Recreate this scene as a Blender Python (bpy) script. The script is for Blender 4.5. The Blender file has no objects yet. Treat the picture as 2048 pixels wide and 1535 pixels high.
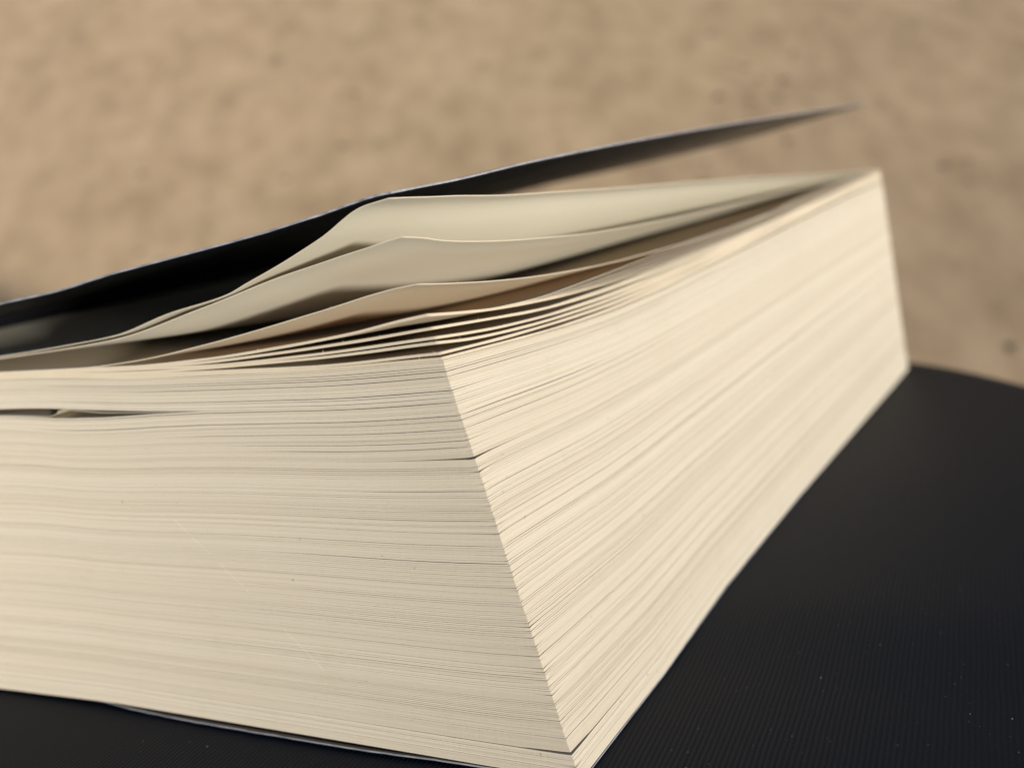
import bpy, math, random
import numpy as np
from mathutils import Matrix, Vector

# ------------------------------------------------------------------ scene, camera, light
scene = bpy.context.scene
C = scene.collection
MM = 0.001
# The book's own frame: x to the right (out of the fore edge), y along the fore edge, z up
# through the pages; origin at the near bottom corner of the page block.
# The cushion slopes down, away from the reader, and the book lies on that slope.
TILT = math.radians(-28.0)
TURN = math.radians(-29.3)
LIFT = 0.75
ROT = Matrix.Rotation(TILT, 4, 'X') @ Matrix.Rotation(TURN, 4, 'Z')
FRAME = Matrix.Translation((0, 0, LIFT)) @ ROT

cam_data = bpy.data.cameras.new('camera')
cam = bpy.data.objects.new('camera', cam_data)
C.objects.link(cam)
fwd = Vector((-0.481, 0.858, -0.180)).normalized()
right = fwd.cross(Vector((0.032, 0.222, 0.975))).normalized()
up = right.cross(fwd).normalized()
m = Matrix((right, up, -fwd)).transposed().to_4x4()
m.translation = Vector((53.384, -97.333, 60.078)) * MM
cam.matrix_world = FRAME @ m
cam_data.sensor_width = 36.0
cam_data.lens = 41.744
cam_data.clip_start = 0.002
cam_data.clip_end = 500.0
cam_data.dof.use_dof = True
cam_data.dof.focus_distance = 0.1225
cam_data.dof.aperture_fstop = 23.0
scene.camera = cam

SUN_SIDE = (0.845, -0.535, 0.042)           # towards the sun, in the book's frame
sun_dir = (ROT.to_3x3() @ Vector(SUN_SIDE)).normalized()
world = bpy.data.worlds.new('World')
scene.world = world
world.use_nodes = True
wn = world.node_tree
bg = wn.nodes['Background']
sky = wn.nodes.new('ShaderNodeTexSky')
sky.sky_type = 'NISHITA'
sky.sun_disc = False
sky.sun_elevation = math.asin(sun_dir.z)
sky.sun_rotation = math.atan2(sun_dir.x, sun_dir.y)
wn.links.new(sky.outputs[0], bg.inputs[0])
bg.inputs[1].default_value = 0.11
sl = bpy.data.lights.new('sun', 'SUN')
sl.energy = 4.5
sl.angle = math.radians(3.0)
sl.color = (1.0, 0.94, 0.85)
sun = bpy.data.objects.new('sun', sl)
C.objects.link(sun)
sun.rotation_euler = sun_dir.to_track_quat('Z', 'Y').to_euler()
sun.location = sun_dir * 3
scene.view_settings.view_transform = 'Standard'
scene.view_settings.look = 'None'
scene.view_settings.gamma = 1.0
scene.view_settings.use_curve_mapping = False
scene.view_settings.exposure = -0.34
scene.cycles.max_bounces = 12
scene.cycles.diffuse_bounces = 8

rng = np.random.default_rng(11)
random.seed(5)


# ------------------------------------------------------------------ materials
class NT:
    def __init__(s, name):
        s.m = bpy.data.materials.new(name)
        s.m.use_nodes = True
        s.t = s.m.node_tree
        s.t.nodes.clear()
        s.out = s.n('ShaderNodeOutputMaterial')

    def n(s, kind, **kw):
        x = s.t.nodes.new(kind)
        for k, v in kw.items():
            setattr(x, k, v)
        return x

    def l(s, a, b):
        s.t.links.new(a, b)

    def math(s, op, a, b=None, clamp=False):
        x = s.n('ShaderNodeMath', operation=op)
        x.use_clamp = clamp
        for i, q in enumerate((a, b)):
            if q is None:
                continue
            if isinstance(q, (int, float)):
                x.inputs[i].default_value = q
            else:
                s.l(q, x.inputs[i])
        return x.outputs[0]

    def noise(s, vec, scale, detail=3.0, rough=0.55):
        x = s.n('ShaderNodeTexNoise')
        x.inputs['Scale'].default_value = scale
        x.inputs['Detail'].default_value = detail
        x.inputs['Roughness'].default_value = rough
        s.l(vec, x.inputs['Vector'])
        return x.outputs[0]

    def mapping(s, vec, scale=(1, 1, 1), rot=(0, 0, 0)):
        x = s.n('ShaderNodeMapping')
        x.inputs['Scale'].default_value = scale
        x.inputs['Rotation'].default_value = rot
        s.l(vec, x.inputs['Vector'])
        return x.outputs[0]

    def ramp(s, fac, stops):
        x = s.n('ShaderNodeValToRGB')
        e = x.color_ramp.elements
        while len(e) < len(stops):
            e.new(0.5)
        for q, (p, c) in zip(e, stops):
            q.position = p
            q.color = (*c, 1) if len(c) == 3 else c
        s.l(fac, x.inputs[0])
        return x.outputs[0]

    def mix(s, fac, a, b, blend='MIX'):
        x = s.n('ShaderNodeMix', data_type='RGBA', blend_type=blend)
        for i, q in ((0, fac), (6, a), (7, b)):
            if isinstance(q, (int, float)):
                x.inputs[i].default_value = q
            elif isinstance(q, tuple):
                x.inputs[i].default_value = (*q, 1)
            else:
                s.l(q, x.inputs[i])
        return x.outputs[2]

    def bump(s, h, dist, strength=1.0):
        x = s.n('ShaderNodeBump')
        x.inputs['Strength'].default_value = strength
        x.inputs['Distance'].default_value = dist
        s.l(h, x.inputs['Height'])
        return x.outputs[0]

    def pbsdf(s, color, rough, spec, normal=None):
        x = s.n('ShaderNodeBsdfPrincipled')
        if isinstance(color, tuple):
            x.inputs['Base Color'].default_value = (*color, 1)
        else:
            s.l(color, x.inputs['Base Color'])
        x.inputs['Roughness'].default_value = rough
        x.inputs['Specular IOR Level'].default_value = spec
        if normal is not None:
            s.l(normal, x.inputs['Normal'])
        return x

    def done(s, shader):
        s.l(shader, s.out.inputs['Surface'])
        return s.m


PAPER = (0.63, 0.562, 0.443)


def scratch(nt, pos, a, b, width):
    """1 on a thin line from a to b on the tail side (x, z in metres), 0 elsewhere"""
    sep = nt.n('ShaderNodeSeparateXYZ')
    nt.l(pos, sep.inputs[0])
    ax, az = a
    dx, dz = b[0] - ax, b[1] - az
    ln = math.hypot(dx, dz)
    ux, uz = dx / ln, dz / ln
    px = nt.math('SUBTRACT', sep.outputs[0], ax)
    pz = nt.math('SUBTRACT', sep.outputs[2], az)
    along = nt.math('ADD', nt.math('MULTIPLY', px, ux), nt.math('MULTIPLY', pz, uz))
    side = nt.math('SUBTRACT', nt.math('MULTIPLY', px, -uz), nt.math('MULTIPLY', pz, -ux))
    wob = nt.math('MULTIPLY', nt.math('SUBTRACT', nt.noise(pos, 900), 0.5), width * 14)
    side = nt.math('ABSOLUTE', nt.math('ADD', side, wob))
    near = nt.math('LESS_THAN', side, width)
    on = nt.math('MULTIPLY', nt.math('GREATER_THAN', along, 0.0), nt.math('LESS_THAN', along, ln))
    front = nt.math('LESS_THAN', sep.outputs[1], 0.002)
    return nt.math('MULTIPLY', nt.math('MULTIPLY', near, on), front)


def mat_page_edges():
    nt = NT('cut_page_edges')
    pos = nt.n('ShaderNodeTexCoord').outputs['Object']
    tone = nt.n('ShaderNodeAttribute', attribute_name='tone').outputs['Fac']
    c = nt.ramp(tone, [(0.0, (0.56, 0.49, 0.38)), (0.5, PAPER), (1.0, (0.69, 0.63, 0.52))])
    blotch = nt.noise(pos, 60, 2)
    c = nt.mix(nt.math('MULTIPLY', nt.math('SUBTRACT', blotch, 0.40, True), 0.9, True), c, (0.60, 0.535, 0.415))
    specks = nt.math('GREATER_THAN', nt.noise(pos, 1500, 1, 0.3), 0.81)
    c = nt.mix(nt.math('MULTIPLY', specks, 0.55), c, (0.20, 0.15, 0.09))
    s1 = scratch(nt, pos, (-0.0486, 0.0250), (-0.0392, 0.0165), 0.000035)
    s2 = scratch(nt, pos, (-0.0352, 0.0125), (-0.0297, 0.0073), 0.00003)
    dirt = nt.math('MULTIPLY', nt.math('SUBTRACT', nt.noise(pos, 190, 4, 0.65), 0.58, True), 0.8, True)
    c = nt.mix(dirt, c, (0.50, 0.42, 0.27))
    s = nt.math('MULTIPLY', nt.math('MAXIMUM', s1, s2), nt.math('GREATER_THAN', nt.noise(pos, 260), 0.42))
    c = nt.mix(nt.math('MULTIPLY', s, 0.6), c, (0.84, 0.79, 0.66))
    fibre = nt.noise(pos, 9000, 2)
    chatter = nt.noise(nt.mapping(pos, (1, 1, 0.12)), 2600, 2)
    h = nt.math('ADD', nt.math('MULTIPLY', fibre, 0.5), chatter)
    p = nt.pbsdf(c, 0.85, 0.15, nt.bump(h, 0.00005, 0.55))
    p.inputs['Diffuse Roughness'].default_value = 1.0
    return nt.done(p.outputs[0])


def mat_leaf(name, ca, cb, tc, through):
    nt = NT(name)
    pos = nt.n('ShaderNodeTexCoord').outputs['Object']
    c = nt.mix(nt.noise(pos, 70, 3), ca, cb)
    nrm = nt.bump(nt.noise(pos, 2500, 3), 0.00003, 0.4)
    p = nt.pbsdf(c, 0.8, 0.2, nrm)
    p.inputs['Diffuse Roughness'].default_value = 0.35
    t = nt.n('ShaderNodeBsdfTranslucent')
    t.inputs['Color'].default_value = (*tc, 1)
    x = nt.n('ShaderNodeMixShader')
    x.inputs[0].default_value = through
    nt.l(p.outputs[0], x.inputs[1])
    nt.l(t.outputs[0], x.inputs[2])
    return nt.done(x.outputs[0])


def mat_cover():
    nt = NT('dark_glossy_cover')
    pos = nt.n('ShaderNodeTexCoord').outputs['Object']
    c = nt.mix(nt.noise(pos, 120, 3), (0.006, 0.0062, 0.008), (0.011, 0.0115, 0.014))
    p = nt.pbsdf(c, 0.30, 0.55, nt.bump(nt.noise(pos, 1800, 2), 0.00002, 0.25))
    r = nt.math('ADD', 0.24, nt.math('MULTIPLY', nt.noise(pos, 90, 3), 0.16))
    nt.l(r, p.inputs['Roughness'])
    return nt.done(p.outputs[0])


def mat_board():
    nt = NT('worn_white_board_edge')
    pos = nt.n('ShaderNodeTexCoord').outputs['Object']
    c = nt.ramp(nt.noise(pos, 380, 4, 0.7), [(0.22, (0.10, 0.105, 0.13)), (0.38, (0.30, 0.31, 0.35)), (0.7, (0.50, 0.51, 0.55))])
    p = nt.pbsdf(c, 0.7, 0.3)
    return nt.done(p.outputs[0])


def mat_fabric():
    nt = NT('black_ribbed_fabric')
    pos = nt.n('ShaderNodeTexCoord').outputs['Object']
    sep = nt.n('ShaderNodeSeparateXYZ')
    nt.l(pos, sep.inputs[0])
    q = nt.math('ADD', nt.math('MULTIPLY', sep.outputs[0], 0.993), nt.math('MULTIPLY', sep.outputs[1], 0.117))
    l = nt.math('SUBTRACT', nt.math('MULTIPLY', sep.outputs[1], 0.993), nt.math('MULTIPLY', sep.outputs[0], 0.117))
    wob = nt.math('MULTIPLY', nt.math('SUBTRACT', nt.noise(pos, 130, 2), 0.5), 0.00035)
    q = nt.math('ADD', q, wob)
    PER = 0.00060
    rib = nt.math('SINE', nt.math('MULTIPLY', q, 2 * math.pi / PER))
    stitch = nt.math('SINE', nt.math('ADD', nt.math('MULTIPLY', l, 2 * math.pi / 0.00052), nt.math('MULTIPLY', q, math.pi / PER)))
    fuzz = nt.noise(pos, 4200, 2)
    h = nt.math('ADD', nt.math('MULTIPLY', rib, 0.5), nt.math('MULTIPLY', stitch, 0.04))
    h = nt.math('ADD', h, nt.math('MULTIPLY', fuzz, 0.7))
    c = nt.mix(nt.math('MULTIPLY', nt.math('ADD', rib, 1.0), 0.5), (0.0058, 0.0084, 0.0150), (0.0112, 0.0162, 0.0275))
    c = nt.mix(nt.math('MULTIPLY', nt.noise(pos, 40, 3), 0.5), c, (0.0088, 0.0122, 0.0200))
    p = nt.pbsdf(c, 0.55, 0.10, nt.bump(h, 0.00007, 0.7))
    return nt.done(p.outputs[0])


def mat_sand():
    nt = NT('dry_sandy_soil')
    pos = nt.n('ShaderNodeTexCoord').outputs['Object']
    pos = nt.mapping(pos, (1.0, 0.5, 1.0))
    a = nt.noise(pos, 7, 4, 0.5)
    b = nt.noise(pos, 22, 3, 0.5)
    d = nt.noise(pos, 110, 3, 0.6)
    f = nt.math('ADD', nt.math('MULTIPLY', a, 0.34), nt.math('MULTIPLY', b, 0.46))
    f = nt.math('ADD', f, nt.math('MULTIPLY', d, 0.20))
    c = nt.ramp(f, [(0.36, (0.31, 0.223, 0.137)), (0.50, (0.395, 0.288, 0.180)), (0.64, (0.46, 0.342, 0.220))])
    h = nt.math('ADD', nt.math('MULTIPLY', b, 0.6), nt.math('MULTIPLY', d, 0.4))
    p = nt.pbsdf(c, 0.95, 0.1, nt.bump(h, 0.006, 0.15))
    p.inputs['Diffuse Roughness'].default_value = 0.8
    return nt.done(p.outputs[0])


def mat_plain(name, ca, cb, scale, rough=0.9):
    nt = NT(name)
    pos = nt.n('ShaderNodeTexCoord').outputs['Object']
    c = nt.mix(nt.noise(pos, scale, 2), ca, cb)
    return nt.done(nt.pbsdf(c, rough, 0.2).outputs[0])


M_EDGE = mat_page_edges()
M_LEAF = mat_leaf('pale_flyleaf_paper', (0.74, 0.70, 0.57), (0.78, 0.74, 0.61), (0.82, 0.68, 0.45), 0.22)
M_TEXT_LEAF = mat_leaf('warm_cream_paper', (0.76, 0.665, 0.49), (0.80, 0.705, 0.53), (0.92, 0.70, 0.42), 0.34)
M_RIM = mat_plain('cut_leaf_edge', (0.63, 0.545, 0.405), (0.69, 0.60, 0.46), 300)
M_RIM.node_tree.nodes['Principled BSDF'].inputs['Diffuse Roughness'].default_value = 1.0
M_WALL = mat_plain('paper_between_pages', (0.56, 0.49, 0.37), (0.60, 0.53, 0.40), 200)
M_COVER = mat_cover()
M_BOARD = mat_board()
M_FABRIC = mat_fabric()
M_SAND = mat_sand()
M_PEBBLE = mat_plain('brown_grit', (0.20, 0.15, 0.097), (0.32, 0.24, 0.155), 14)
M_LINT = mat_plain('pale_lint', (0.45, 0.45, 0.46), (0.8, 0.8, 0.78), 900)


# ------------------------------------------------------------------ helpers
def new_obj(name, verts, faces, mats, parent=None, smooth=False, mat_idx=None):
    me = bpy.data.meshes.new(name)
    me.from_pydata([tuple(v) for v in verts], [], faces)
    for mt in mats:
        me.materials.append(mt)
    if mat_idx is not None:
        me.polygons.foreach_set('material_index', np.asarray(mat_idx, dtype=np.int32))
    if smooth:
        me.polygons.foreach_set('use_smooth', np.ones(len(me.polygons), dtype=bool))
    me.update()
    o = bpy.data.objects.new(name, me)
    C.objects.link(o)
    if parent is not None:
        o.parent = parent
    return o


def interp(x, table):
    t = sorted(table)
    return np.interp(x, [p[0] for p in t], [p[1] for p in t])


def smooth_interp(x, table):
    """monotone (Fritsch-Carlson) cubic through the table"""
    t = sorted(table)
    X = np.array([p[0] for p in t], float)
    Y = np.array([p[1] for p in t], float)
    h = np.diff(X)
    d = np.diff(Y) / h
    mt = np.zeros(len(X))
    mt[0], mt[-1] = d[0], d[-1]
    for i in range(1, len(X) - 1):
        if d[i - 1] * d[i] > 0:
            w1, w2 = 2 * h[i] + h[i - 1], h[i] + 2 * h[i - 1]
            mt[i] = (w1 + w2) / (w1 / d[i - 1] + w2 / d[i])
    x = np.clip(np.asarray(x, float), X[0], X[-1])
    i = np.clip(np.searchsorted(X, x) - 1, 0, len(h) - 1)
    s = (x - X[i]) / h[i]
    return ((1 + 2 * s) * (1 - s) ** 2 * Y[i] + s * (1 - s) ** 2 * h[i] * mt[i]
            + s * s * (3 - 2 * s) * Y[i + 1] + s * s * (s - 1) * h[i] * mt[i + 1])


def wobble(n, step, amp):
    """smooth random curve over n samples with a knot every `step` samples"""
    k = max(4, int(n / step) + 3)
    kn = rng.normal(0, amp, k)
    x = np.linspace(0, k - 1, n)
    i = np.clip(x.astype(int), 0, k - 2)
    s = x - i
    s = s * s * (3 - 2 * s)
    return kn[i] * (1 - s) + kn[i + 1] * s


# ------------------------------------------------------------------ ground
def smoothstep(a, b, x):
    t = np.clip((x - a) / (b - a), 0, 1)
    return t * t * (3 - 2 * t)


gx = np.concatenate([np.linspace(-150, -3, 8), np.linspace(-2.5, 2.5, 110), np.linspace(3.5, 150, 8)])
gy = np.concatenate([np.linspace(-150, -1.5, 6), np.linspace(-1, 4, 110), np.linspace(5, 300, 10)])
GX, GY = np.meshgrid(gx, gy, indexing='ij')
GZ = 0.004 * np.sin(GX * 9 + 1.3 * np.sin(GY * 5)) * np.cos(GY * 7 + 0.6) - 0.004
GZ += rng.normal(0, 0.0012, GZ.shape)
gv = np.stack([GX, GY, GZ], -1).reshape(-1, 3)
ny = len(gy)
gf = [(i * ny + j, (i + 1) * ny + j, (i + 1) * ny + j + 1, i * ny + j + 1) for i in range(len(gx) - 1) for j in range(ny - 1)]
ground = new_obj('ground', gv, gf, [M_SAND], smooth=True)
ground['kind'] = 'structure'
ground['label'] = 'bare sandy brown soil behind the book, out of focus'


# ------------------------------------------------------------------ cushion
INV = FRAME.inverted()


def bed(x, y):
    """height of the cushion's top (mm) in the book's frame: it gives a little under the book"""
    u = -x
    r = np.sqrt(np.maximum(np.asarray(x, float), 0) ** 2 + np.maximum(-np.asarray(y, float), 0) ** 2)
    along = smooth_interp(y, [(-90, -1.74), (0, -1.76), (25, -1.88), (51, -1.06), (94, -1.37), (145, -2.5), (187, -3.56), (207, -3.88), (300, -5.0)])
    return -r ** 2 / 1900.0 + along + 1.25 * smoothstep(12, 75, u) * (1 - smoothstep(20, 120, y))


CU_AX = np.array([-0.58, 0.815])                  # downhill axis of the cushion in the book's frame
CU_AX /= np.linalg.norm(CU_AX)
CU_SD = np.array([CU_AX[1], -CU_AX[0]])           # towards the right
CU_MID = np.array([-22.0, 275.0]) - CU_AX * 215 - CU_SD * 140
CU_A, CU_B, CU_N = 140.0, 215.0, 7.0
NSEG = 240
th = np.linspace(0, 2 * np.pi, NSEG, endpoint=False)
ct, st = np.cos(th), np.sin(th)
rad = (np.abs(ct) ** CU_N + np.abs(st) ** CU_N) ** (-1 / CU_N)
ox, oy = CU_A * ct * rad, CU_B * st * rad
rings = []
R_EDGE = 16.0
fr = np.concatenate([np.linspace(0.02, 0.86, 60), [0.885]])
gdir = np.array(INV.to_3x3() @ Vector((0, 0, -1)))   # straight down, seen in the book's frame


def ground_drop(p):
    w = FRAME @ Vector(p * MM)
    return w.z / MM


pts = []
for f_ in fr:
    X = CU_MID[0] + f_ * (ox * CU_SD[0] + oy * CU_AX[0])
    Y = CU_MID[1] + f_ * (ox * CU_SD[1] + oy * CU_AX[1])
    pts.append(np.stack([X, Y, bed(X, Y)], -1))
nrm2 = np.stack([np.sign(ct) * np.abs(ct * rad) ** (CU_N - 1) / CU_A, np.sign(st) * np.abs(st * rad) ** (CU_N - 1) / CU_B], -1)
nrm2 /= np.linalg.norm(nrm2, axis=1, keepdims=True)
base = pts[-1]
nrm3 = np.stack([nrm2[:, 0] * CU_SD[0] + nrm2[:, 1] * CU_AX[0], nrm2[:, 0] * CU_SD[1] + nrm2[:, 1] * CU_AX[1], np.zeros(NSEG)], -1)
for a in np.linspace(0, 1, 15)[1:]:
    ang = a * math.pi / 2
    pts.append(base + nrm3 * (R_EDGE * math.sin(ang)) + np.array([0, 0, -1.0]) * (R_EDGE * (1 - math.cos(ang))))
edge = pts[-1]
drop = np.array([ground_drop(p) for p in edge])
for a in np.linspace(0, 1, 9)[1:]:
    bulge = math.sin(a * math.pi) * 6.0
    pts.append(edge + gdir * (drop * a)[:, None] + nrm3 * bulge)
cv = np.concatenate([np.array([[CU_MID[0], CU_MID[1], float(bed(CU_MID[0], CU_MID[1]))]])] + pts) * MM
cf = [(0, 1 + j, 1 + (j + 1) % NSEG) for j in range(NSEG)]
for r in range(len(pts) - 1):
    o0, o1 = 1 + r * NSEG, 1 + (r + 1) * NSEG
    for j in range(NSEG):
        k = (j + 1) % NSEG
        cf.append((o0 + j, o1 + j, o1 + k, o0 + k))
cushion = new_obj('cushion', cv, cf, [M_FABRIC], smooth=True)
cushion.matrix_world = FRAME
cushion['label'] = 'black finely ribbed fabric cushion that the thick paperback lies on'
cushion['category'] = 'cushion'


# ------------------------------------------------------------------ the book
book = bpy.data.objects.new('paperback_book', None)
C.objects.link(book)
book.matrix_world = FRAME
book.empty_display_size = 0.02
book['label'] = 'thick cream-paged paperback with its dark front cover and top leaves lifted'
book['category'] = 'book'

LEN = 207.0          # along the fore edge
SPINE = 131.0        # from fore edge to spine


def fore_u(v, w):
    """how far the (leaning) fore edge lies in from the near bottom corner"""
    t = np.clip(np.asarray(v, float) / LEN, 0, 1.1)
    return (8.6 * w / 42.2) * (1 - t) + (3.1 + 2.7 * (w + 3.6) / 45.7) * t


BOT_T = [(0, -1.45), (11.3, -1.25), (38.2, -0.58), (65, 0.1), (87, -0.1), (131, -0.2)]
BOT_F = [(0, -1.45), (25.5, -1.6), (51.2, -0.75), (94, -1.05), (145, -2.2), (187, -3.25), (207, -3.55)]
# lifted leaves: height along the tail (distance in from the fore edge, height) and along the fore edge
LEAVES = [
    ([(10.65, 58.53), (13.98, 58.06), (20.32, 55.44), (26.62, 53.16), (31.72, 51.53), (34.74, 50.56), (43.9, 49.04), (53.04, 47.02), (60.72, 46.33), (72.51, 45.52), (100, 44.3), (131, 43.6)],
     [(0, 58.53), (4.42, 58.25), (20.84, 56.95), (57.63, 54.92), (106.65, 52.37), (159.12, 49.24), (207, 46.8)]),
    ([(10.12, 54.71), (11.38, 54.53), (17.6, 53.44), (26.9, 51.87), (38.64, 49.28), (53.17, 46.56), (72.59, 45.27), (100, 44.1), (131, 43.45)],
     [(0, 54.71), (3.83, 54.14), (6.35, 53.63), (13.77, 52.56), (26.95, 51.35), (43.0, 50.27), (64.97, 49.49), (90.95, 48.88), (135.05, 48.06), (207, 46.4)]),
    ([(9.86, 49.99), (12.24, 49.77), (18.53, 48.68), (27.92, 47.16), (39.6, 45.31), (50.65, 43.97), (59.85, 43.5), (73.14, 43.5), (131, 43.3)],
     [(0, 49.99), (5.64, 49.19), (15.34, 48.03), (26.73, 47.02), (48.05, 45.91), (76.63, 45.38), (112, 45.45), (133, 46.2), (160, 46.8), (185, 46.75), (207, 46.2)]),
    ([(9.54, 46.8), (12.86, 46.4), (19.16, 45.47), (28.49, 44.51), (40.0, 43.64), (51.66, 43.25), (73.19, 43.36), (131, 43.15)],
     [(0, 46.8), (9.5, 45.59), (21.34, 44.57), (38.58, 43.73), (55.03, 43.42), (86.89, 43.34), (131.88, 43.76), (207, 45.45)]),
    ([(9.49, 45.46), (19.33, 44.59), (28.62, 43.92), (43.83, 43.22), (73.23, 43.23), (131, 43.0)],
     [(0, 45.46), (6.96, 44.82), (24.36, 43.41), (45.84, 42.73), (74.55, 42.54), (131.41, 43.13), (207, 45.05)]),
    ([(9.54, 44.51), (26.04, 43.43), (40.18, 42.9), (73.27, 43.1), (131, 42.85)],
     [(0, 44.51), (12.36, 43.28), (30.38, 42.37), (53.9, 41.83), (131.07, 42.68), (207, 44.65)]),
    ([(9.45, 44.01), (26.11, 43.05), (47.86, 42.57), (73.31, 42.96), (131, 42.7)],
     [(0, 44.01), (7.92, 43.04), (23.49, 42.08), (53.54, 41.33), (130.73, 42.23), (207, 44.3)]),
    ([(9.05, 42.93), (26.3, 42.2), (51.07, 42.3), (73.35, 42.8), (131, 42.5)],
     [(0, 42.93), (11.64, 42.15), (29.67, 41.33), (53.1, 40.7), (130.19, 41.51), (207, 43.4)]),
    ([(8.85, 42.42), (26.36, 41.93), (48.01, 41.99), (73.42, 42.64), (131, 42.35)],
     [(0, 42.42), (11.34, 41.67), (29.27, 40.73), (52.69, 40.14), (129.65, 40.79), (207, 42.49)]),
]
# the upper leaves of the block rise towards the far end and close up under the lifted ones
RISE = [(0, 0.0), (30, 0.0), (60, 0.35), (100, 1.0), (130, 1.7), (165, 2.0), (207, 1.7)]
_l3, _top = LEAVES[2][1], LEAVES[-1][1]
for _i in range(3, 9):
    _t, _f = LEAVES[_i]
    _vs = [0, 6, 12, 20, 30, 42, 55, 70, 90, 112, 131, 150, 180, 207]
    _n = []
    for _v in _vs:
        a3, b3, w3 = float(smooth_interp(_v, _l3)), float(smooth_interp(_v, _top)), float(smooth_interp(_v, _f))
        b4 = b3 + float(interp(_v, RISE))
        _n.append((_v, b4 + (w3 - b3) / (a3 - b3) * (a3 - b4)))
    LEAVES[_i] = (_t, _n)
TOP_T, TOP_F = LEAVES[-1]
THICK = 0.11


def sheet(name, surf, na, nv, thick, mats, edge_mat=0, a_pow=1.6, v_pow=1.25, fibres=0):
    """a leaf of paper or card: surf(a, v) -> points (mm, u/v/w); a from fore edge to spine, v from tail to head"""
    a = np.linspace(0, 1, na) ** a_pow
    v = np.linspace(0, 1, nv) ** v_pow
    A, Vv = np.meshgrid(a, v, indexing='ij')
    P = surf(A, Vv)
    P = np.stack([-P[..., 0], P[..., 1], P[..., 2]], -1)
    top = P.reshape(-1, 3)
    bot = top - np.array([0, 0, thick])
    n = na * nv
    verts = [top, bot]
    faces, mi = [], []
    for i in range(na - 1):
        for j in range(nv - 1):
            q = (i * nv + j, i * nv + j + 1, (i + 1) * nv + j + 1, (i + 1) * nv + j)
            faces.append(q)
            faces.append(tuple(n + k for k in reversed(q)))
            mi += [0, 0]
    rim = [i * nv for i in range(na - 1, -1, -1)] + [j for j in range(1, nv)] + [i * nv + nv - 1 for i in range(1, na)] + [(na - 1) * nv + j for j in range(nv - 2, -1, -1)]
    verts += [top[rim], bot[rim]]
    r0, r1, L = 2 * n, 2 * n + len(rim), len(rim)
    for k in range(L - 1):
        faces.append((r0 + k, r1 + k, r1 + k + 1, r0 + k + 1))
        mi.append(edge_mat)
    # short torn fibres that stand out of the cut edge
    extra, cnt = [], r1 + L
    for _ in range(fibres):
        k = random.randrange(int(L * 0.15), int(L * 0.55))
        p = top[rim[k]]
        d = np.array([random.uniform(-.3, .3), random.uniform(-.3, .1), random.uniform(.1, .5)]) * random.uniform(0.4, 1.0)
        wd = np.array([0.018, 0.018, 0])
        extra += [p - wd, p + wd, p + d]
        faces.append((cnt, cnt + 1, cnt + 2))
        mi.append(edge_mat)
        cnt += 3
    if extra:
        verts.append(np.array(extra))
    o = new_obj(name, np.concatenate(verts) * MM, faces, mats, book, smooth=True, mat_idx=mi)
    return o


def leaf_surface(tail, fore, base, ragged, curl):
    uc, wc = tail[0]
    tt = [((u - uc) / (SPINE - uc), w) for u, w in tail]
    nt_, nf_ = wobble(400, 12, ragged), wobble(400, 12, ragged)
    rt_, rf_ = wobble(400, 40, 0.03), wobble(400, 40, 0.03)
    g4 = np.linspace(0, 1, 400)

    def f(A, Vv):
        # away from the corner the leaf bends down faster behind its free edge
        wT = smooth_interp(np.minimum(A * (1 + curl * smoothstep(0, 45, Vv * LEN)), 1), tt)
        wF = smooth_interp(np.minimum(Vv * (1 + curl * smoothstep(0, 0.35, A)), 1) * LEN, fore)
        bT = base
        h = (wT - bT) * (wF - bT) / (wF.flat[0] * 0 + wc - base)
        # away from the curled corner the leaf settles to the level its two free edges give it
        ripple = np.interp(np.sqrt(A), g4, rt_) * smoothstep(0, 0.06, A) * (1 - Vv) + np.interp(np.sqrt(Vv), g4, rf_) * smoothstep(0, 0.06, Vv) * (1 - A)
        w = base + h + ripple * np.clip(h / 6.0, 0, 1)
        flat = np.clip(Vv, 0, 1) ** 2 * (1 - A) * 0
        u0 = fore_u(Vv * LEN, w) + np.interp(Vv, np.linspace(0, 1, 400), nf_) * (A < 1e-6)
        U = u0 + A * (SPINE - u0)
        Y = Vv * LEN + np.interp(A, np.linspace(0, 1, 400), nt_) * (Vv < 1e-6)
        return np.stack([U, Y, w + flat], -1)
    return f


STACK = []
for i, (tail, fore) in enumerate(LEAVES):
    STACK.append((tail, fore, i))
    if 2 <= i < len(LEAVES) - 1:
        # thin leaves that lie on the next one near the corner and fan out towards the far end
        tl, fl = LEAVES[i + 1]
        for k in (4, 3, 2, 1):
            gp = 0.045
            vs = np.array([0, 6, 14, 26, 42, 62, 90, 130, 170, 207.0])
            lo, hi = smooth_interp(vs, fl), smooth_interp(vs, fore)
            f_ = k / 5 * smoothstep(5, 100 - 8 * k, vs)
            wv = lo + np.maximum(f_ * (hi - lo), gp * k * (hi - lo > 0.2))
            us = np.array([u for u, _ in tl])
            tw = [(u, w + min(gp * k, 0.3 * k * max(0.0, float(smooth_interp(u, tail)) - w))) for u, w in tl]
            STACK.append((tw, list(zip(vs.tolist(), wv.tolist())), -1))
for j, (tail, fore, i) in enumerate(STACK):
    base = 40.0 + 0.10 * (len(STACK) - j)
    lf = sheet('leaf', leaf_surface(tail, fore, base, 0.03, 1.1 if 0 <= i < 3 else 0.3), 90, 90, THICK if i >= 0 else 0.10, [M_LEAF if i in (0, 1) else M_TEXT_LEAF, M_RIM], edge_mat=1, fibres=7 if i in (2, 3, 4) else 2)

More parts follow.
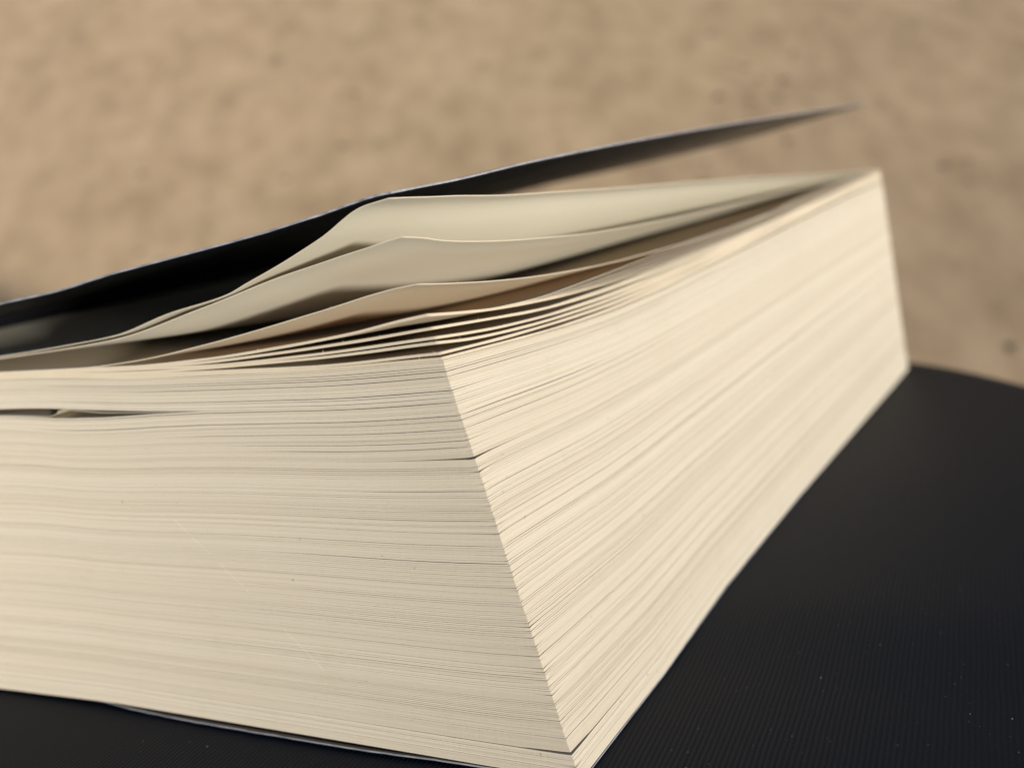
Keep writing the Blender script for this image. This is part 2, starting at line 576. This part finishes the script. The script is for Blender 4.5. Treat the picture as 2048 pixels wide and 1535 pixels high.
# ---------------------------------------------------------------- page block: every leaf's cut edge
N = 196
S_T = 1 - np.linspace(0, 1, 160) ** 0.75               # tail: 1 at the spine .. 0 at the near corner
S_F = np.linspace(0, 1, 110) ** 1.5                      # fore edge: near corner .. far corner
S_H = np.linspace(0, 1, 8)[1:]                           # head: far corner .. spine
nT, nF, nH = len(S_T), len(S_F) - 1, len(S_H)
P_ = nT + nF + nH
uT = S_T * SPINE
vF = S_F[1:] * LEN
top_t = [((u - 8.85) / (SPINE - 8.85), w - THICK - 0.01) for u, w in TOP_T]
wt = np.concatenate([smooth_interp(S_T, top_t), smooth_interp(vF, [(v, w - THICK - 0.01) for v, w in TOP_F]),
                     np.linspace(TOP_F[-1][1], TOP_T[-1][1], nH + 1)[1:] - THICK])
wb = np.concatenate([interp(uT, BOT_T), interp(vF, BOT_F), np.linspace(BOT_F[-1][1], -0.4, nH + 1)[1:]])
# along the path: signed distance from the near corner in mm (negative: tail, positive: fore edge)
dist = np.concatenate([-uT, vF, LEN + S_H * SPINE])

wt -= 0.22 * smoothstep(50, 150, dist) * (1 - smoothstep(LEN, LEN + 20, dist))
mean_h = 42.6
pitch = mean_h / N
thick_k = pitch * rng.uniform(0.86, 1.08, N)
gap = np.zeros((N, P_))                                   # gap above leaf k
gap += pitch * rng.choice([0.01, 0.03, 0.06, 0.10], (N, 1))
tau = (np.arange(N) + 0.5) / N
for k in range(N):
    loose = 0.25 + 1.1 * smoothstep(0.72, 0.98, tau[k])
    if rng.random() < 0.38:
        g = np.abs(wobble(P_, 60, 1.0)) * pitch * 0.12 * loose
        fade = np.where(dist < 0, 0.25 + 0.75 * np.exp(dist / 34.0), 0.35 + 0.65 * np.exp(-dist / 60.0))
        gap[k] += g * fade
    if rng.random() < 0.10:                               # a leaf edge that stands clear near the corner
        c0 = rng.choice([-1, 1]) * rng.uniform(4, 45)
        gap[k] += np.exp(-((dist - c0) / rng.uniform(8, 22)) ** 2) * pitch * rng.uniform(0.15, 0.45) * loose


def open_gap(level, shape):
    k = int(level * N)
    gap[k] += shape
    return k


tri = lambda c, l, r: np.where(dist < c, np.exp(-np.abs(dist - c) / l), np.exp(-np.abs(dist - c) / r))
K_A = open_gap(0.778, 0.22 * tri(0, 4.0, 3.5) + 0.022 * tri(0, 10, 60))
K_B = open_gap(0.302, 0.02 * tri(0, 6, 10) + 0.038 * (dist > 0) * (dist < LEN))
K_C = open_gap(0.062, 0.18 * np.where(dist < 0, np.clip(1 + dist / 5.5, 0, 1), np.clip(1 - dist / 5.0, 0, 1)) ** 0.6 + 0.008 * (np.abs(dist) < 60))
for lev, amp, lo, hi in ((0.93, .10, -60, 3), (0.905, .12, -70, 1), (0.875, .13, -62, 30), (0.845, .09, -40, 50), (0.82, .10, -30, 0), (0.802, .13, -26, -1),
                         (0.96, .10, -45, 55), (0.975, .09, -60, 80), (0.70, .09, -14, 40), (0.655, .07, -9, 60), (0.60, .06, -3, 70), (0.53, .05, -26, -1),
                         (0.43, .045, -30, 80), (0.36, .05, -40, 30), (0.22, .05, 0, 70), (0.16, .05, -30, 50), (0.10, .05, -25, 60)):
    m_ = smoothstep(lo - 6, lo + 6, dist) * (1 - smoothstep(hi - 3, hi + 6, dist))
    open_gap(lev, np.where(dist < 0, 0.6, 0.42) * amp * m_ * (0.7 + 0.5 * np.abs(wobble(P_, 30, 0.6))))
# the long lens-shaped opening left by a creased leaf, on the tail side
FOLD_U = [(20, 0.0), (27, 0.03), (41, 0.10), (48.7, 0.34), (56.8, 0.95), (63, 1.25), (65.4, 1.32), (74, 0.95), (88, 0.8), (104, 0.3), (118, 0.0)]
tail_u = 8.0 + S_T * (SPINE - 8.0)                       # distance in along the tail, high in the block
K_F = open_gap(0.913, np.concatenate([interp(tail_u, FOLD_U), np.zeros(nF + nH)]))
tot = (thick_k[:, None] + gap).sum(0)
z0 = np.cumsum(np.vstack([np.zeros(P_), (thick_k[:, None] + gap)[:-1]]), 0)
lo_t = z0 / tot
hi_t = (z0 + thick_k[:, None]) / tot
W_lo = wb + lo_t * (wt - wb)
W_hi = wb + hi_t * (wt - wb)


def ar(n, corr, amp):
    x = np.zeros(n)
    a = math.exp(-1 / corr)
    for i in range(n):
        x[i] = a * x[i - 1] + math.sqrt(1 - a * a) * rng.normal(0, amp) if i else rng.normal(0, amp)
    return x


def inset_field():
    f_ = np.zeros((N, P_))
    for corr, amp in ((0.3, 0.016), (3, 0.012), (12, 0.014), (40, 0.03)):
        a, b, c = ar(N, corr, amp), ar(N, corr, amp), ar(N, corr, amp)
        t = (dist - dist.min()) / (dist.max() - dist.min())
        f_ += a[:, None] * np.cos(t * 6.0)[None] * 0.5 + b[:, None] * np.sin(t * 9.0)[None] * 0.5 + c[:, None] * 0.7
    return f_


ins_T, ins_F = inset_field(), inset_field()
step = ar(N, 1.0, 0.02)
lip = -0.2 * np.exp(-np.abs(dist) / 12.0)[None] * (np.arange(N) <= K_C)[:, None]
ins_T += lip
ins_F += lip
tilt_k = rng.normal(0, 0.019, (N, 1)) + 0.002 * np.stack([wobble(P_, 14, 1.0) for _ in range(N)])
micro = rng.normal(0, 0.004, (N, P_)) + rng.normal(0.015, 0.05, (N, 1)) * np.exp(-np.abs(dist) / 1.2)[None]


def ring(W, extra, depth):
    """corner path of one leaf at heights W, set back by depth (mm)"""
    out = np.zeros((N, P_, 3))
    iT, iF = ins_T + extra + micro + depth, ins_F + extra + micro + depth
    uc = fore_u(0, W[:, :nT])
    s = S_T[None]
    # near the corner the leaf's own set-back on the fore edge moves the tail's end too
    U = uc + s * (SPINE - uc) + iF[:, nT - 1:nT] * np.exp(-s * SPINE / 1.2)
    if depth > 0:
        U = np.maximum(uc + s * (SPINE - uc), uc + iF[:, :nT])
    out[:, :nT, 0] = U
    out[:, :nT, 1] = iT[:, :nT]
    sl = slice(nT, nT + nF)
    out[:, sl, 0] = fore_u(vF[None], W[:, sl]) + iF[:, sl]
    out[:, sl, 1] = np.clip(vF[None], iT[:, sl], LEN - iT[:, sl])
    sh = slice(nT + nF, P_)
    uf_ = fore_u(LEN, W[:, sh])
    out[:, sh, 0] = uf_ + S_H[None] * (SPINE - uf_)
    out[:, sh, 1] = LEN - iT[:, sh]
    out[..., 2] = W
    out[..., 0] *= -1
    return out


o_lo = ring(W_lo, tilt_k, 0.0)
o_hi = ring(W_hi, -tilt_k, 0.0)
i_lo = ring(W_lo, 0 * tilt_k, 7.0)
i_hi = ring(W_hi, 0 * tilt_k, 7.0)
tone_k = np.clip(0.5 + ar(N, 0.3, 0.12) + ar(N, 8, 0.04) + 0.15 * (np.arange(N) <= K_C), 0, 1)
bounds = [0, K_C + 1, K_B + 1, K_A + 1, N]
for b0, b1 in zip(bounds[:-1], bounds[1:]):
    n = b1 - b0
    V_ = np.stack([i_lo[b0:b1], o_lo[b0:b1], o_hi[b0:b1], i_hi[b0:b1]], 2)     # n, P, 4, 3
    V_ = V_.reshape(-1, 3) * MM
    idx = np.arange(n * P_ * 4).reshape(n, P_, 4)
    F_ = []
    for a, b in ((0, 1), (1, 2), (2, 3)):
        q = np.stack([idx[:, :-1, a], idx[:, 1:, a], idx[:, 1:, b], idx[:, :-1, b]], -1).reshape(-1, 4)
        F_.append(q)
    F_ = np.concatenate(F_)
    me = bpy.data.meshes.new('page_section')
    me.vertices.add(len(V_))
    me.vertices.foreach_set('co', V_.astype(np.float32).ravel())
    me.loops.add(F_.size)
    me.loops.foreach_set('vertex_index', F_.astype(np.int32).ravel())
    me.polygons.add(len(F_))
    me.polygons.foreach_set('loop_start', np.arange(0, F_.size, 4, dtype=np.int32))
    me.polygons.foreach_set('loop_total', np.full(len(F_), 4, dtype=np.int32))
    me.update(calc_edges=True)
    me.shade_flat()
    at_ = me.attributes.new('tone', 'FLOAT', 'POINT')
    at_.data.foreach_set('value', np.repeat(tone_k[b0:b1], P_ * 4).astype(np.float32))
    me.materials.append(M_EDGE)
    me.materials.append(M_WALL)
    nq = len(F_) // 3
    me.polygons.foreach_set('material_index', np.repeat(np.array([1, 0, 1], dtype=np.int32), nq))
    o = bpy.data.objects.new('page_section', me)
    C.objects.link(o)
    o.parent = book
    o['kind'] = 'stuff'

# the creased leaf that bridges the opening on the tail side, in an S
kf_lo = lambda u: np.interp(-u, -tail_u, W_hi[K_F][:nT])
kf_hi = lambda u: np.interp(-u, -tail_u, W_lo[K_F + 1][:nT])
S_CURVE = [(118, 0.5), (104, 0.20), (88, 0.10), (74.5, 0.08), (69, 0.10), (66.6, 0.13), (65.4, 0.25), (64.7, 0.42), (64.45, 0.58), (64.2, 0.74), (63.6, 0.87), (62.4, 0.90),
           (60, 0.80), (56.8, 0.62), (52, 0.56), (48.7, 0.52), (41, 0.50), (34, 0.50), (29, 0.5), (24, 0.5)]
t_ = np.arange(len(S_CURVE))
tt_ = np.linspace(0, len(S_CURVE) - 1, 160)


def catmull(y):
    y = np.asarray(y, float)
    i = np.clip(tt_.astype(int), 0, len(y) - 2)
    s = tt_ - i
    p0, p1, p2, p3 = y[np.maximum(i - 1, 0)], y[i], y[i + 1], y[np.minimum(i + 2, len(y) - 1)]
    return 0.5 * (2 * p1 + (p2 - p0) * s + (2 * p0 - 5 * p1 + 4 * p2 - p3) * s ** 2 + (3 * p1 - p0 - 3 * p2 + p3) * s ** 3)


cu = catmull([p[0] for p in S_CURVE])
cfr = catmull([p[1] for p in S_CURVE])
cw = kf_lo(cu) + cfr * (kf_hi(cu) - kf_lo(cu))
du, dw = np.gradient(cu), np.gradient(cw)
ln = np.hypot(du, dw)
pu, pw = -dw / ln * 0.05, du / ln * 0.05
sv, sf = [], []
for dep in (0.05, 3.0, 9.0, 18.0):
    for sgn in (-1, 1):
        sv.append(np.stack([-(cu + sgn * pu), np.full(160, dep), cw + sgn * pw], -1))
sv = np.concatenate(sv) * MM
for d_ in range(3):
    for sgn in range(2):
        a, b = (d_ * 2 + sgn) * 160, ((d_ + 1) * 2 + sgn) * 160
        sf += [(a + i, a + i + 1, b + i + 1, b + i) for i in range(159)]
sf += [(i, i + 1, 160 + i + 1, 160 + i) for i in range(159)]
cl = new_obj('creased_leaf', sv, sf, [M_WALL], book, smooth=False)
cl['label'] = 'creased leaf bent into an S inside the page block'

# ---------------------------------------------------------------- covers and spine
COVER_T = [(11.42, 59.1), (12.6, 59.05), (13.81, 58.93), (20.47, 57.83), (28.53, 56.66), (41.59, 55.19), (51.92, 54.04), (60.08, 52.89), (70.43, 52.02), (100, 48.6), (131.5, 45.2)]
COVER_F = [(0, 59.1), (3.91, 59.2), (10.63, 59.35), (29.03, 60.16), (66.84, 61.23), (115.01, 62.07), (214.15, 63.14)]
HEAD_T = [(9.0, 63.14), (40, 58.7), (76, 55.1), (99, 53.2), (115, 51.0), (131.5, 47.2)]
cover_jit_t, cover_jit_f = wobble(600, 4, 0.12), wobble(600, 6, 0.06)


def cover_surface(A, Vv):
    tl = [((u - 11.42) / (131.5 - 11.42), w) for u, w in COVER_T]
    hl = [((u - 9) / (131.5 - 9), w) for u, w in HEAD_T]
    wT, wH = smooth_interp(A, tl), smooth_interp(A, hl)
    wF = smooth_interp(Vv * 214.15, COVER_F)
    wS = 45.2 + Vv * 2.0
    w = (1 - Vv) * wT + Vv * wH + (1 - A) * wF + A * wS
    w -= (1 - A) * ((1 - Vv) * 59.1 + Vv * 63.14) + A * ((1 - Vv) * 45.2 + Vv * 47.2)
    u0 = 11.42 - 2.42 * Vv
    g = np.linspace(0, 1, 600)
    U = u0 + A * (131.5 - u0) + np.interp(Vv, g, cover_jit_f) * (A < 1e-6)
    Y = 214.15 * Vv + np.interp(A, g, cover_jit_t) * (Vv < 1e-6)
    return np.stack([U, Y, w], -1)


fc = sheet('front_cover', cover_surface, 150, 90, 0.21, [M_COVER, M_BOARD], edge_mat=1, a_pow=1.2)
fc['label'] = 'lifted dark glossy front cover with a worn pale edge'


def back_surface(A, Vv):
    v = Vv * 207.6 - 0.3
    w = (1 - Vv) * interp(A * 131, BOT_T) + Vv * (BOT_F[-1][1] + A * 3.2)
    wF = interp(np.clip(v, 0, 207), BOT_F)
    w = w + (1 - A) ** 3 * (wF - ((1 - Vv) * BOT_T[0][1] + Vv * BOT_F[-1][1]))
    w = w - 0.03 - 0.16 * smoothstep(8, 30, A * 131) * (1 - smoothstep(55, 70, A * 131)) * (1 - Vv)
    u0 = fore_u(v, -1.5) + 0.02 - 0.3 * np.exp(-np.abs(v) / 20.0)
    g = np.linspace(0, 1, 600)
    U = u0 + A * (131.5 - u0)
    Y = v + (np.interp(A, g, cover_jit_t) * 0.2 - 0.45 * smoothstep(12, 30, A * 131) * (1 - smoothstep(50, 66, A * 131)) + 0.9 * smoothstep(62, 72, A * 131)) * (Vv < 1e-6)
    return np.stack([U, Y, w], -1)


sheet('back_cover', back_surface, 130, 90, 0.17, [M_COVER, M_BOARD], edge_mat=1, a_pow=1.0)

# spine: a bowed strip that joins the two covers
prof = [(131.3, -0.7), (132.6, 1.5), (133.6, 10), (134.2, 22), (133.8, 34), (132.9, 42), (131.6, 45.2)]
spv, spf = [], []
NY = 24
for off in (0.0, 0.3):
    for u, w in prof:
        for j in range(NY):
            t = j / (NY - 1)
            spv.append((-(u - off), -0.3 + t * 214, w + t * (2.0 if w > 40 else -0.2)))
nP = len(prof)
for s in range(2):
    for i in range(nP - 1):
        for j in range(NY - 1):
            a = s * nP * NY + i * NY + j
            q = (a, a + 1, a + NY + 1, a + NY)
            spf.append(q if s else tuple(reversed(q)))
for i in range(nP - 1):
    for j in (0, NY - 1):
        a, b = i * NY + j, nP * NY + i * NY + j
        spf.append((a, a + NY, b + NY, b))
new_obj('spine', np.array(spv) * MM, spf, [M_COVER], book, smooth=False)


# ------------------------------------------------------------------ grit on the ground, lint on the cushion
def rock(c, r, verts, faces):
    b = len(verts)
    k = 7
    verts.append((c[0], c[1], c[2] + r * random.uniform(0.5, 0.9)))
    for z, rr in ((0.45, 0.75), (0.0, 1.0)):
        for i in range(k):
            a = 2 * math.pi * i / k + random.uniform(-.25, .25)
            q = r * rr * random.uniform(0.7, 1.2)
            verts.append((c[0] + q * math.cos(a), c[1] + q * math.sin(a) * 0.85, c[2] + r * z * random.uniform(.6, 1)))
    for i in range(k):
        j = (i + 1) % k
        faces.append((b, b + 1 + i, b + 1 + j))
        faces.append((b + 1 + i, b + 1 + k + i, b + 1 + k + j, b + 1 + j))


pv, pf = [], []
for _ in range(650):
    x, y = random.uniform(-1.3, 1.3), random.uniform(0.4, 2.8)
    if random.random() < 0.08:
        x, y = random.gauss(0.50, 0.16), random.gauss(1.6, 0.22)
    rock((x, y, -0.006), random.choice((0.002, 0.003, 0.004, 0.005, 0.007, 0.009)) * random.uniform(0.7, 1.3), pv, pf)
peb = new_obj('pebbles', pv, pf, [M_PEBBLE], smooth=True)
peb['kind'] = 'stuff'
peb['label'] = 'small dark grit strewn over the sandy ground'

lv, lf_ = [], []
for i in range(420):
    x, y = random.uniform(5, 75), random.uniform(-30, 60)
    if i < 40:
        x, y = random.uniform(-60, 0), random.uniform(-22, -3)
    z = float(bed(x, y)) + 0.05
    r = random.choice((0.02, 0.028, 0.04)) * random.uniform(0.7, 1.3)
    if i % 12 == 0:
        r *= 2.0
    a = random.uniform(0, 3.14)
    e = random.uniform(0.4, 1.0)
    b = len(lv)
    for k in range(5):
        t = a + 2 * math.pi * k / 5
        dx, dy = r * math.cos(t), r * e * math.sin(t)
        lv.append(((x + dx) * MM, (y + dy) * MM, (z + random.uniform(-.3, .6) * r) * MM))
    lv.append((x * MM, y * MM, (z + r) * MM))
    lf_ += [(b + k, b + (k + 1) % 5, b + 5) for k in range(5)]
lint = new_obj('lint', lv, lf_, [M_LINT])
lint.matrix_world = FRAME
lint['kind'] = 'stuff'
lint['label'] = 'tiny pale lint specks on the black cushion'
